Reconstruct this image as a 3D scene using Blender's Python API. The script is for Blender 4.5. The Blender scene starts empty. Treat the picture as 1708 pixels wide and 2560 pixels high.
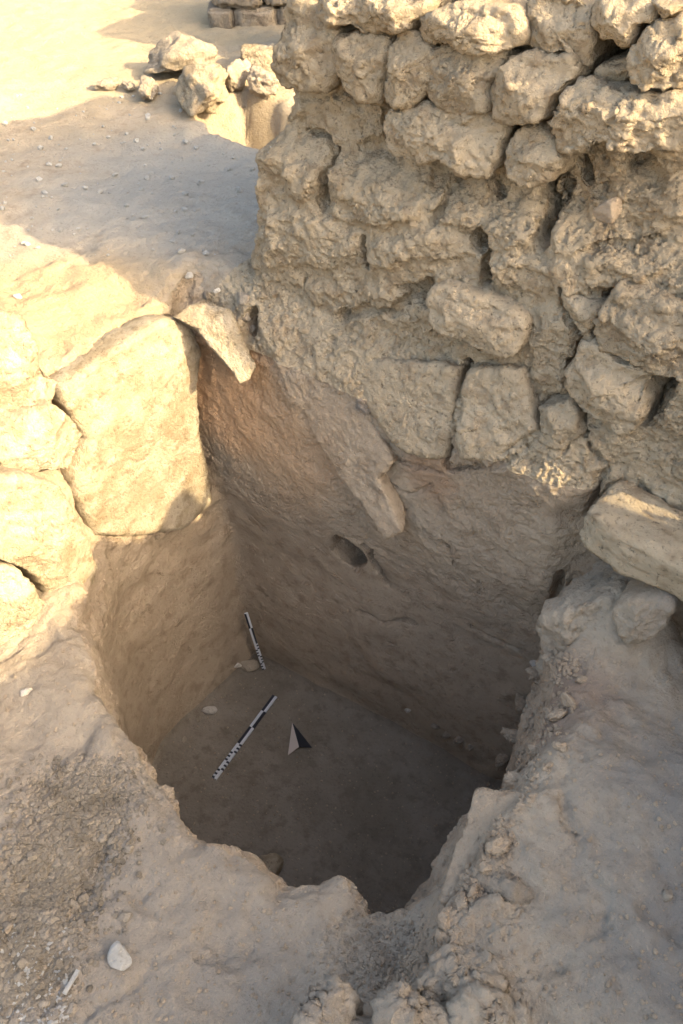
import bpy, bmesh, math, random
import numpy as np
from mathutils import Vector, Matrix
from mathutils.bvhtree import BVHTree

random.seed(7)
sc = bpy.context.scene
col = sc.collection

# ------------------------------------------------------------------ camera
PITCH, YAW, CAMZ, FPX = math.radians(42), math.radians(32.4), 1.6, 2217.0
cam = bpy.data.cameras.new('camera')
cam.sensor_fit = 'VERTICAL'; cam.sensor_height = 24.0
cam.lens = 24.0 * FPX / 2560.0
cam.clip_start = 0.02; cam.clip_end = 500
camo = bpy.data.objects.new('camera', cam); col.objects.link(camo)
camo.location = (0, 0, CAMZ); camo.rotation_euler = (math.pi/2 - PITCH, 0, YAW)
sc.camera = camo

# ------------------------------------------------------------------ light
SUN_EL, SUN_AZ = math.radians(29), math.radians(-0.8)      # azimuth measured from +X towards +Y
SD = np.array([math.cos(SUN_EL)*math.cos(SUN_AZ), math.cos(SUN_EL)*math.sin(SUN_AZ), math.sin(SUN_EL)])
world = bpy.data.worlds.new('World'); sc.world = world; world.use_nodes = True
wn = world.node_tree.nodes; wl = world.node_tree.links
sky = wn.new('ShaderNodeTexSky'); sky.sky_type = 'NISHITA'; sky.sun_disc = False
sky.sun_elevation = SUN_EL; sky.sun_rotation = math.pi/2 - SUN_AZ
sky.air_density = 1.0; sky.dust_density = 5.0; sky.ozone_density = 0.3
wl.new(sky.outputs[0], wn['Background'].inputs[0]); wn['Background'].inputs[1].default_value = 0.15
sl = bpy.data.lights.new('sun', 'SUN'); sl.energy = 2.2; sl.angle = math.radians(0.53); sl.color = (1.0, 0.82, 0.53)
so = bpy.data.objects.new('sun', sl); col.objects.link(so); so.location = (6, 0, 6)
so.rotation_euler = Vector(-SD).to_track_quat('-Z', 'Y').to_euler()
sc.view_settings.view_transform = 'Standard'; sc.view_settings.look = 'None'
sc.view_settings.gamma = 1.0; sc.view_settings.exposure = 2.1
sc.cycles.use_denoising = True; sc.cycles.max_bounces = 4; sc.cycles.diffuse_bounces = 4; sc.cycles.glossy_bounces = 1

# ------------------------------------------------------------------ viewing rays of the survey photograph (to place things at their real spot)
def ray(px, py):
    u = (px-854)/FPX; v = (1280-py)/FPX
    cx, cy, cz = u, math.cos(PITCH)+v*math.sin(PITCH), -math.sin(PITCH)+v*math.cos(PITCH)
    ca, sa = math.cos(YAW), math.sin(YAW)
    return np.array([ca*cx-sa*cy, sa*cx+ca*cy, cz])
ORI = np.array([0, 0, CAMZ])
def onz(px, py, z): d = ray(px, py); return ORI + d*(z-CAMZ)/d[2]
def onx(px, py, x): d = ray(px, py); return ORI + d*x/d[0]
def onplane(px, py, p0, n):
    d = ray(px, py); return ORI + d*(np.dot(n, np.asarray(p0)-ORI)/np.dot(n, d))

# ------------------------------------------------------------------ noise
def _tile(n, seed):
    rng = np.random.RandomState(seed)
    out = np.zeros((n, n, n), np.float32); amp = 1.0
    for per in (8, 16, 32, 64):
        g = rng.rand(per, per, per).astype(np.float32)*2-1
        t = np.arange(n)*per/n; i0 = t.astype(int); fr = (t-i0).astype(np.float32); fr = fr*fr*(3-2*fr); i1 = (i0+1) % per
        a = g[i0]*(1-fr)[:, None, None] + g[i1]*fr[:, None, None]
        a = a[:, i0]*(1-fr)[None, :, None] + a[:, i1]*fr[None, :, None]
        a = a[:, :, i0]*(1-fr)[None, None, :] + a[:, :, i1]*fr[None, None, :]
        out += a*amp; amp *= 0.5
    return out
TN = 128
TILES = [_tile(TN, 11), _tile(TN, 23)]
def fbm(x, y, z, s, k=0, off=0.0):
    """fractal noise, s = features per metre (largest feature), about -1..1"""
    T = TILES[k].ravel()
    f = TN/8.0*s
    X = x*f+off*17.3; Y = y*f+off*5.9; Z = z*f+off*29.1
    xi = np.floor(X); yi = np.floor(Y); zi = np.floor(Z)
    fx = (X-xi).astype(np.float32); fy = (Y-yi).astype(np.float32); fz = (Z-zi).astype(np.float32)
    xi = xi.astype(np.int64) % TN; yi = yi.astype(np.int64) % TN; zi = zi.astype(np.int64) % TN
    x1 = (xi+1) % TN; y1 = (yi+1) % TN; z1 = (zi+1) % TN
    xi *= TN*TN; x1 *= TN*TN; yi *= TN; y1 *= TN
    def L(a, b): return T[a+b+zi]*(1-fz) + T[a+b+z1]*fz
    return ((L(xi, yi)*(1-fy)+L(xi, y1)*fy)*(1-fx) + (L(x1, yi)*(1-fy)+L(x1, y1)*fy)*fx)
def _cracks(n, g, seed):
    rng = np.random.RandomState(seed); J = rng.rand(g, g, g, 3)
    t = (np.arange(n)+.5)*g/n
    P = np.stack(np.meshgrid(t, t, t, indexing='ij'), -1).astype(np.float32); C = np.floor(P).astype(int)
    f1 = np.full((n, n, n), 9., np.float32); f2 = f1.copy()
    for a in (-1, 0, 1):
        for b in (-1, 0, 1):
            for c in (-1, 0, 1):
                q = C+np.array([a, b, c]); d = np.linalg.norm(q+J[q[..., 0] % g, q[..., 1] % g, q[..., 2] % g]-P, axis=-1).astype(np.float32)
                f2 = np.minimum(f2, np.maximum(f1, d)); f1 = np.minimum(f1, d)
    return f2-f1
CN, CG = 72, 12
CRK = _cracks(CN, CG, 5)
def cracks(x, y, z, cell, off=0.):
    """0 on a crack line, growing to about 1 inside a cell of that size"""
    w = cell*.75
    x = x+w*fbm(x, y, z, .55/cell, 0, off+1); y = y+w*fbm(x, y, z, .55/cell, 1, off+2); z = z+w*fbm(x, y, z, .55/cell, 0, off+3)
    f = CN/CG/cell
    X, Y, Z = x*f+off*7.7, y*f+off*3.1, z*f+off*9.3
    i, j, k = np.floor(X).astype(int), np.floor(Y).astype(int), np.floor(Z).astype(int); fx, fy, fz = X-i, Y-j, Z-k
    i %= CN; j %= CN; k %= CN; i1, j1, k1 = (i+1) % CN, (j+1) % CN, (k+1) % CN
    return ((CRK[i, j, k]*(1-fz)+CRK[i, j, k1]*fz)*(1-fy)+(CRK[i, j1, k]*(1-fz)+CRK[i, j1, k1]*fz)*fy)*(1-fx)+((CRK[i1, j, k]*(1-fz)+CRK[i1, j, k1]*fz)*(1-fy)+(CRK[i1, j1, k]*(1-fz)+CRK[i1, j1, k1]*fz)*fy)*fx
def crumble(x, y, z, off=0., a1=1., a2=1.):
    """fine relief of dried, eroded mud in metres: cracks, pits and grains"""
    m1 = sst(-.15, .30, fbm(x, y, z, 5, 1, off+11)); m2 = sst(-.05, .35, fbm(x, y, z, 9, 0, off+12))
    d = -a1*.010*sst(.16, .0, cracks(x, y, z, .050, off))*m1 - a2*.007*sst(.22, .0, cracks(x, y, z, .018, off+5))*m2
    return d + .003*fbm(x, y, z, 60, 0, off+3) - (.3+.7*a2)*.006*sst(.35, .8, fbm(x, y, z, 30, 1, off+6))
def subdivide(v, q):
    e = np.concatenate([q[:, [0, 1]], q[:, [1, 2]], q[:, [2, 3]], q[:, [3, 0]]]); e.sort(1)
    u, inv = np.unique(e[:, 0].astype(np.int64)*len(v)+e[:, 1], return_inverse=True)
    mid = (v[u//len(v)]+v[u % len(v)])/2; cen = v[q].mean(1); n = len(q); b = len(v); c = b+len(mid)+np.arange(n)
    m = [b+inv[k*n:(k+1)*n] for k in range(4)]
    nq = np.concatenate([np.stack([q[:, k], m[k], c, m[k-1]], -1) for k in range(4)])
    return np.concatenate([v, mid, cen]), nq
def sst(a, b, x):
    t = np.clip((x-a)/(b-a), 0, 1); return t*t*(3-2*t)
def smin(a, b, k):
    h = np.clip(0.5+0.5*(b-a)/k, 0, 1); return b+(a-b)*h-k*h*(1-h)
def smax(a, b, k): return -smin(-a, -b, k)

def poly_sdf(x, y, P):
    P = np.asarray(P, float); d = np.full(x.shape, 1e9); ins = np.zeros(x.shape, bool)
    for i in range(len(P)):
        ax, ay = P[i]; bx_, by_ = P[(i+1) % len(P)]
        ex, ey = bx_-ax, by_-ay
        t = np.clip(((x-ax)*ex+(y-ay)*ey)/(ex*ex+ey*ey), 0, 1)
        d = np.minimum(d, np.hypot(x-ax-t*ex, y-ay-t*ey))
        c = ((ay > y) != (by_ > y))
        with np.errstate(divide='ignore', invalid='ignore'):
            ins ^= c & (x < (bx_-ax)*(y-ay)/(by_-ay if by_ != ay else 1e-9)+ax)
    return np.where(ins, -d, d)

# ------------------------------------------------------------------ shape of the ground, the trench and the wall
ZF = -1.86
RIM = [(-1.95, 2.5), (-1.95, 1.45), (-1.72, 1.12), (-1.40, .93), (-1.1, .815), (-.96, .75), (-.86, .72), (-.74, .755), (-.64, .75),
       (-.53, .85), (-.45, .79), (-.37, .80), (-.325, .96), (-.34, 1.17), (-.27, 1.32), (-.30, 1.55), (-.38, 1.9), (-.45, 2.5)]
FLO = [(-1.83, 2.5), (-1.83, 2.13), (-1.905, 1.5), (-1.82, 1.27), (-1.5, 1.06), (-1.1, .95), (-.6, .93), (-.48, 1.2), (-.51, 2.5)]
PIT2 = [(-3.10, 3.50), (-3.02, 3.82), (-2.1, 3.82), (-2.1, 3.25), (-2.58, 3.20)]
# 2-D tables, 1 cm
TX0, TY0, TR = -3.2, -0.6, 0.01
tnx, tny = 420, 360
gx, gy = np.meshgrid(TX0+np.arange(tnx)*TR, TY0+np.arange(tny)*TR, indexing='ij')
BANK = [tuple(onz(a, b, -.24)[:2]) for a, b in ((1490, 1560), (1440, 1660), (1400, 1800), (1330, 1930), (1215, 1985), (1150, 2130), (1120, 2260), (1060, 2360), (1010, 2425), (930, 2465), (860, 2450), (770, 2500), (715, 2600))]
BANK = BANK + [(-.2, .1), (1.5, -.5), (2.5, 1.0), (2.5, 3.2), (-.25, 3.2)]
def ground_h(x, y):
    up = 0.15 + 0*x
    zz = np.zeros_like(x)
    n5 = fbm(x, y, zz, 5, 1, 2.0)
    near = -0.46 + 0.08*sst(0.8, -0.2, y) + 0*x
    right = -0.45 + 0.19*sst(2.0, 1.2, y) + 0.03*sst(-.2, .6, x)
    dbk = poly_sdf(x, y, BANK) + .03*n5 + .012*fbm(x, y, zz, 16, 0, 4.)
    lo = near + (right-near)*sst(.05+.07*sst(1.0, 1.3, y), -.06, dbk)
    tl = sst(-1.80, -2.05+.09*sst(1.25, 1.4, y), x + .02*n5)           # bank on the left climbs to the upper terrace
    tb = sst(2.00, 2.16, y)
    h = lo + (up-lo)*np.maximum(tl, tb)
    h = h + (.022*fbm(x, y, zz, 11, 1, 8.)+.012*fbm(x, y, zz, 28, 0, 9.))*np.exp(-((x+.36)/.18)**2-((y-1.35)/.45)**2)
    h = h + .24*np.exp(-((x+.23)/.21)**2-((y-1.84)/.16)**2)
    h = h - .055*sst(-2.22, -2.06, x)*tl*sst(2.1, 1.95, y)
    h = h + 0.030*fbm(x, y, zz, 1.2, 0, 1.0) + 0.018*n5*(1-.6*np.maximum(tl, tb)) + .009*fbm(x, y, zz, 14, 0, 6.) - .012*np.exp(-(fbm(x, y, zz, 3.2, 1, 21.)/.05)**2)*(1-np.maximum(tl, tb))
    return h
TG = ground_h(gx, gy); TRIM = poly_sdf(gx, gy, RIM); TFLO = poly_sdf(gx, gy, FLO)
def tab(T, x, y):
    X = np.clip((x-TX0)/TR, 0, tnx-1.001); Y = np.clip((y-TY0)/TR, 0, tny-1.001)
    i = X.astype(int); j = Y.astype(int); fx = X-i; fy = Y-j
    return (T[i, j]*(1-fx)+T[i+1, j]*fx)*(1-fy)+(T[i, j+1]*(1-fx)+T[i+1, j+1]*fx)*fy

def A2(*p): return [(650+a/1.482, b/1.482) for a, b in p]
def A4(*p): return [(600+a/1.4152, 650+b/1.4152) for a, b in p]
def A6(*p): return [(854+a/1.836, 1200+b/1.836) for a, b in p]
wall_n = np.array([-.107, -1.0, 0]); wall_n /= np.linalg.norm(wall_n)
def wp(off=0.0): return np.array([-1.6, 2.13, 0]) + wall_n*off
def face_xz(pts, off=0.0):
    return [(q[0], q[2]) for q in (onplane(a, b, wp(off), wall_n) for a, b in pts)]
# lumps: stones so thickly coated with mud that they only swell out of the face (outline, swell)
LUMPS = [
 (A2((75,390),(230,372),(380,367),(420,402),(410,470),(400,545),(380,560),(230,585),(190,545),(80,500)), .040),
 (A2((72,510),(195,550),(212,575),(215,660),(195,735),(100,740),(80,680),(75,560)), .035),
 (A2((245,592),(470,592),(600,602),(620,720),(600,830),(470,842),(380,840),(272,820),(245,720)), .042),
 (A2((700,642),(830,655),(812,740),(800,840),(770,860),(700,830),(672,760)), .028),
 (A2((862,700),(1000,692),(1015,760),(1000,880),(955,955),(858,900),(848,800)), .035),
 (A2((1150,562),(1350,562),(1352,650),(1220,735),(1165,700)), .022),
 (A2((1062,820),(1200,765),(1400,705),(1600,690),(1600,840),(1400,945),(1330,930),(1200,940),(1080,948),(1056,880)), .040),
 (A2((392,900),(460,872),(600,852),(690,842),(770,885),(770,950),(700,990),(600,965),(480,990),(400,1000)), .045),
 (A2((1370,560),(1600,565),(1600,690),(1420,700),(1360,650)), .045),
 (A2((30,800),(110,760),(240,800),(370,850),(375,960),(260,1010),(20,1000),(10,900)), .04),
 (A2((845,955),(900,922),(1050,962),(1180,955),(1180,1090),(1020,1110),(850,1060)), .035),
 (A2((1190,955),(1330,945),(1400,960),(1600,860),(1600,1000),(1480,1050),(1330,1080),(1195,1080)), .035),
 (A2((470,400),(560,388),(740,412),(900,402),(905,560),(888,640),(820,640),(720,590),(600,600),(540,590),(475,570)), .03),
 (A4((220,90),(520,90),(560,150),(400,180),(350,210),(240,160)), .03),
 (A4((1030,240),(1150,180),(1190,260),(1155,340),(1155,480),(1060,510),(1020,400)), .03),
]
# joints and cracks between them (line, half width, depth)
GROOVES = [
 (A2((430,385),(440,470),(435,560)), .030, .06), (A2((205,545),(232,580),(236,660),(222,770)), .012, .09), (A2((650,605),(680,640),(670,700)), .022, .05),
 (A2((690,600),(682,700),(640,830)), .012, .03), (A2((822,735),(852,762)), .012, .07), (A2((780,885),(825,868),(840,930),(818,1030)), .013, .09),
 (A2((1035,690),(1020,760),(1036,850),(1030,915)), .016, .10), (A2((378,880),(386,950),(384,1000)), .008, .05), (A2((908,440),(905,560),(920,620),(950,690)), .012, .05),
 (A2((1140,540),(1160,640),(1170,710)), .012, .05), (A2((120,522),(190,538),(222,560)), .008, .03), (A2((470,590),(480,640)), .008, .02),
 (A2((1180,945),(1330,935),(1372,965),(1430,905)), .007, .03), (A2((1350,560),(1375,640),(1340,680)), .02, .04), (A2((1060,690),(1090,730),(1065,790)), .014, .06),
 (A4((350,208),(420,184),(540,190),(600,110),(660,75)), .014, .05), (A4((222,60),(218,105)), .006, .03), (A4((862,0),(848,110)), .008, .05),
 (A4((1142,90),(1150,190),(1190,262),(1165,380),(1170,480),(1212,560),(1218,610)), .009, .06), (A4((1300,130),(1250,262),(1290,310),(1400,362),(1480,392)), .010, .06),
 (A4((795,375),(772,500),(752,700)), .010, .045), (A4((430,480),(530,645),(640,700),(740,718)), .010, .03), (A4((760,705),(900,702),(1050,620)), .008, .03),
 (A4((1490,400),(1470,480),(1420,560)), .03, .09), (A4((1240,640),(1300,740),(1230,900)), .01, .04), (A4((560,760),(620,800),(700,770)), .008, .02),
 (A6((520,280),(530,400),(640,470),(620,540)), .004, .02), (A6((130,300),(150,420),(180,500)), .02, .03), (A6((60,620),(160,680),(300,700)), .008, .025), (A6((560,730),(620,780),(780,850)), .008, .025),
 (A6((1000,430),(960,560),(900,700)), .015, .04),
]
WX0, WZ0, WR = -2.2, -1.2, .005
wnx, wnz = 560, 540
hx_, hz_ = np.meshgrid(WX0+np.arange(wnx)*WR, WZ0+np.arange(wnz)*WR, indexing='ij')
_wx = .012*fbm(hx_, 0*hx_, hz_, 12, 0, 31.)+.005*fbm(hx_, 0*hx_, hz_, 45, 1, 33.); _wz = .012*fbm(hx_, 0*hx_+1, hz_, 12, 1, 32.)+.005*fbm(hx_, 0*hx_, hz_, 45, 0, 37.)
TREL = np.zeros(hx_.shape)
for P, sw in LUMPS:
    dd = poly_sdf(hx_+_wx, hz_+_wz, face_xz(P)); TREL = np.maximum(TREL, sw*.55*sst(.006, -.022, dd))
for P, hw, dp in GROOVES:
    P = face_xz(P); best = np.full(hx_.shape, 9.)
    for (ax, az), (bx_, bz) in zip(P[:-1], P[1:]):
        ex, ez = bx_-ax, bz-az; t = np.clip(((hx_+_wx-ax)*ex+(hz_+_wz-az)*ez)/(ex*ex+ez*ez), 0, 1)
        best = np.minimum(best, np.hypot(hx_+_wx-ax-t*ex, hz_+_wz-az-t*ez))
    TREL = np.minimum(TREL, TREL - 1.35*dp*sst(hw*1.15, hw*.4, best)*(.55+.45*sst(-.3, .3, fbm(hx_, 0*hx_, hz_, 8, 0, 41.))))
def relief(x, z):
    X = np.clip((x-WX0)/WR, 0, wnx-1.001); Z = np.clip((z-WZ0)/WR, 0, wnz-1.001)
    i = X.astype(int); j = Z.astype(int); fx = X-i; fz = Z-j
    return (TREL[i, j]*(1-fx)+TREL[i+1, j]*fx)*(1-fz)+(TREL[i, j+1]*(1-fx)+TREL[i+1, j+1]*fx)*fz

def wall_y(x, z):
    up = 2.13 - 0.107*(x+1.6)
    t = sst(-.9, .1, z)
    y = 2.125*(1-t) + up*t
    y = y - 0.085*sst(.20, -.02, z)*(1-sst(-.35, -1.1, z))*sst(-.36, -.52, x)
    return y
def wall_end(z): return -1.60 - 0.13*sst(.85, .15, z) - .30*sst(.20, -.15, z) - .06*sst(-.1, -1.2, z)*0
# holes eroded into the front of the wall: pixel, radius across, radius up, depth
HOLES = [(872, 1374, .080, .092, .12, 0), (622, 812, .035, .06, .10, 0), (1195, 610, .020, .035, .12, 0), (1350, 590, .018, .05, .14, 0),
         (1095, 440, .024, .04, .08, 0), (850, 80, .05, .03, .16, 0), (845, 190, .018, .08, .12, 0), (1510, 130, .09, .085, .22, 0), (1480, 185, .03, .06, .2, 0),
         (1040, 740, .08, .03, .09, 0), (1655, 960, .03, .05, .15, 0), (945, 320, .03, .05, .06, 0)]
HP = []
for px, py, rx, rz, dp, _ in HOLES:
    y = 2.05
    for it in range(4):
        q = onplane(px, py, (0, y, 0), np.array([0, 1.0, 0])); y = float(wall_y(q[0], q[2]))
    HP.append((q[0], y, q[2], rx, dp, rz))

_u = np.array([-SD[1], SD[0], 0]); _u /= np.linalg.norm(_u); _v = np.cross(SD, _u)
SUN_SHAFTS = [(onz(1492, 1218, .034), onz(1690, 1286, .026), .011), (np.array([-.52, 1.954, .034]), np.array([-.51, 1.945, -.003]), .016)]  # tunnels added through the walls along the sun to throw thin lit strips
def sun_shaft(x, y, z):
    """distance to the sun shafts, seen along the sun"""
    P = np.stack([x, y, z], -1); a_ = P@_u; b_ = P@_v; best = np.full(x.shape, 9.)
    for p, q, r in SUN_SHAFTS:
        pa, pb, qa, qb = p@_u, p@_v, q@_u, q@_v; ea, eb = qa-pa, qb-pb
        t = np.clip(((a_-pa)*ea+(b_-pb)*eb)/(ea*ea+eb*eb), 0, 1)
        best = np.minimum(best, np.hypot(a_-pa-t*ea, b_-pb-t*eb)-r-.016*np.clip(x-.05, 0, 3))
    return np.where(x > .05, best, 9.)
_h0 = HP[0]; HP += [(_h0[0]+.008, _h0[1]+.06, _h0[2]-.03, .068, .10, .075), (_h0[0]+.015, _h0[1]+.13, _h0[2]-.08, .06, .10, .07)]
def soil(x, y, z):
    n1 = fbm(x, y, z, 2.2, 0, 3.0); n2 = fbm(x, y, z, 9, 1, 4.0)
    strata = fbm(x*.25, y*.25, z*1.1, 7, 1, 5.0)*sst(-.1, .5, fbm(x, y, z, 1.5, 1, 15.))
    low = sst(-.30, -.75, z)
    g = tab(TG, x, y)
    dg = (z-g)*0.85
    t = np.clip((z-ZF)/(-.38-ZF), 0, 1.25)
    nearrim = sst(-1.4, -.5, z)
    dp = tab(TFLO, x, y)*(1-t) + tab(TRIM, x, y)*t + (.012+.022*nearrim)*n1 + (.008+.016*nearrim)*n2 + .010*low*strata
    wy = wall_y(x, z) + 0.014*n1 + .016*n2*sst(-.5, .0, z) + .006*n2 + low*.012*strata - relief(x, z)
    dp = dp + .012*nearrim*np.abs(fbm(x, y, z, 20, 0, 14.))
    dp = smax(dp, (y-wy), .03)
    pit = smax(dp, (ZF + .006*n1 - z), .05)
    s = smax(dg, -pit, .03+.05*sst(1.25, .95, y))
    rec = .006*sst(-.05, .22, z)+.085*sst(.60, .70, z)     # above the old ground line the earth core lies behind the stone faces
    we = wall_end(z)
    w = smax(wy + rec - y, we + .03*n2 + .03*n1 + rec*.8 - x, .04)
    w = np.maximum(w, y-(wy+.80)); w = np.maximum(w, z-1.42+.05*n1)
    s = smin(s, w, .04)
    for (hx, hy, hz, rx, ry, rz) in HP:
        m = (np.abs(x-hx) < rx*2.2) & (np.abs(z-hz) < rz*2.2) & (np.abs(y-hy) < ry*2+.06)
        if m.any():
            xx = x[m]; yy = y[m]; z_ = z[m]
            q = np.sqrt(((xx-hx+.012*n2[m])/rx)**2+((yy-hy)/ry)**2+((z_-hz)/rz)**2)
            s[m] = smax(s[m], (1-q)*min(rx, rz), .012)
    m = (x > .04) & (z > -.1)
    if m.any(): s[m] = np.maximum(s[m], -sun_shaft(x[m], y[m], z[m]))
    return s

def mesh_sdf(fn, lo, hi, h, B=4, steep=None):
    lo = np.array(lo, float); n = (np.ceil((np.array(hi)-lo)/h/B).astype(int))
    def ev(p):
        out = np.empty(len(p), np.float32)
        for s in range(0, len(p), 120000):
            q = p[s:s+120000]; out[s:s+120000] = fn(q[:, 0], q[:, 1], q[:, 2])
        return out
    n4 = -(-n//4)
    big = np.stack(np.meshgrid(*[np.arange(k) for k in n4], indexing='ij'), -1).reshape(-1, 3)
    big = big[np.abs(ev(lo+(big*4+2)*B*h)) < 4*B*h*2.2+.08]
    o4 = np.stack(np.meshgrid(*[np.arange(4)]*3, indexing='ij'), -1).reshape(-1, 3)
    bi = (big[:, None, :]*4+o4[None]).reshape(-1, 3); n = n4*4
    c = lo + (bi*B+B/2)*h
    v = ev(c)
    act = bi[np.abs(v) < B*h*(1.5 if steep is None else np.where(steep(c), np.where((c[:, 2] > .25) & (c[:, 1] > 1.95), 6.5, 4.2), 1.5))]
    NY, NZ = n[1]*B+2, n[2]*B+2
    o = np.stack(np.meshgrid(*[np.arange(B+1)]*3, indexing='ij'), -1).reshape(-1, 3)
    pts = (act[:, None, :]*B + o[None]).reshape(-1, 3)
    K = np.unique((pts[:, 0]*NY+pts[:, 1])*NZ+pts[:, 2])
    ijk = np.stack([K//(NY*NZ), (K//NZ) % NY, K % NZ], -1)
    V = ev(lo+ijk*h)
    st = [NY*NZ, NZ, 1]
    LUT = np.full(int(K[-1])+NY*NZ+NZ+2, -1, np.int32); LUT[K] = np.arange(len(K), dtype=np.int32)
    def find(keys):
        i = LUT[keys]; return np.where(i < 0, 0, i), i >= 0
    # cells
    ci = np.empty((len(K), 8), np.int32); ok = np.ones(len(K), bool)
    offs = [(a, b, c) for a in (0, 1) for b in (0, 1) for c in (0, 1)]
    for e, (a, b, c) in enumerate(offs):
        i, f = find(K+a*st[0]+b*st[1]+c*st[2]); ci[:, e] = i; ok &= f
    cv = V[ci]; ok &= (cv.min(1) < 0) & (cv.max(1) >= 0)
    ck = K[ok]; cv = cv[ok]; cijk = ijk[ok].astype(float)
    acc = np.zeros((len(ck), 3)); cnt = np.zeros(len(ck))
    oa = np.array(offs, float)
    for i in range(8):
        for j in range(i+1, 8):
            if sum(abs(oa[i]-oa[j])) != 1: continue
            m = (cv[:, i] < 0) != (cv[:, j] < 0)
            t = cv[m, i]/(cv[m, i]-cv[m, j])
            acc[m] += oa[i]+(oa[j]-oa[i])*t[:, None]; cnt[m] += 1
    verts = lo+(cijk+acc/cnt[:, None])*h
    LUT2 = np.full(len(LUT), -1, np.int32); LUT2[ck] = np.arange(len(ck), dtype=np.int32)
    def cell(keys):
        i = LUT2[keys]; return np.where(i < 0, 0, i), i >= 0
    quads = []
    for d in range(3):
        i, f = find(K+st[d])
        sgn = (V < 0); m = f & (sgn != sgn[i])
        k = K[m]; inside = sgn[m]
        u, w = st[(d+1) % 3], st[(d+2) % 3]
        cs = [cell(k-u-w), cell(k-w), cell(k), cell(k-u)]
        good = cs[0][1] & cs[1][1] & cs[2][1] & cs[3][1]
        q = np.stack([c[0] for c in cs], -1)[good]; ins = inside[good]
        q[~ins] = q[~ins][:, ::-1]
        quads.append(q)
    return verts, np.concatenate(quads)

def vnormals(v, q):
    n = np.cross(v[q[:, 2]]-v[q[:, 0]], v[q[:, 3 if q.shape[1] > 3 else 1]]-v[q[:, 1]]) if q.shape[1] > 3 else np.cross(v[q[:, 1]]-v[q[:, 0]], v[q[:, 2]]-v[q[:, 0]])
    out = np.zeros_like(v)
    for k in range(q.shape[1]):
        for c in range(3): out[:, c] += np.bincount(q[:, k], n[:, c], len(v))
    return out/(np.linalg.norm(out, axis=1)[:, None]+1e-12)

def np_mesh(name, v, q, mat, smooth=True):
    me = bpy.data.meshes.new(name)
    v = np.asarray(v, np.float32); q = np.asarray(q, np.int32)
    me.vertices.add(len(v)); me.vertices.foreach_set('co', v.ravel())
    k = q.shape[1]
    me.loops.add(q.size); me.loops.foreach_set('vertex_index', q.ravel())
    me.polygons.add(len(q)); me.polygons.foreach_set('loop_start', np.arange(0, q.size, k, dtype=np.int32))
    me.polygons.foreach_set('loop_total', np.full(len(q), k, np.int32))
    me.polygons.foreach_set('use_smooth', np.full(len(q), smooth, bool))
    me.update(calc_edges=True); me.validate()
    if mat: me.materials.append(mat)
    return me
def link(name, me, parent=None):
    o = bpy.data.objects.new(name, me); col.objects.link(o)
    if parent: o.parent = parent
    return o
def tag(o, label=None, cat=None, group=None, kind=None):
    if label: o['label'] = label
    if cat: o['category'] = cat
    if group: o['group'] = group
    if kind: o['kind'] = kind
    return o
def empty(name, loc=(0, 0, 0)):
    o = bpy.data.objects.new(name, None); col.objects.link(o); o.location = loc; o.empty_display_size = .05
    return o

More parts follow.
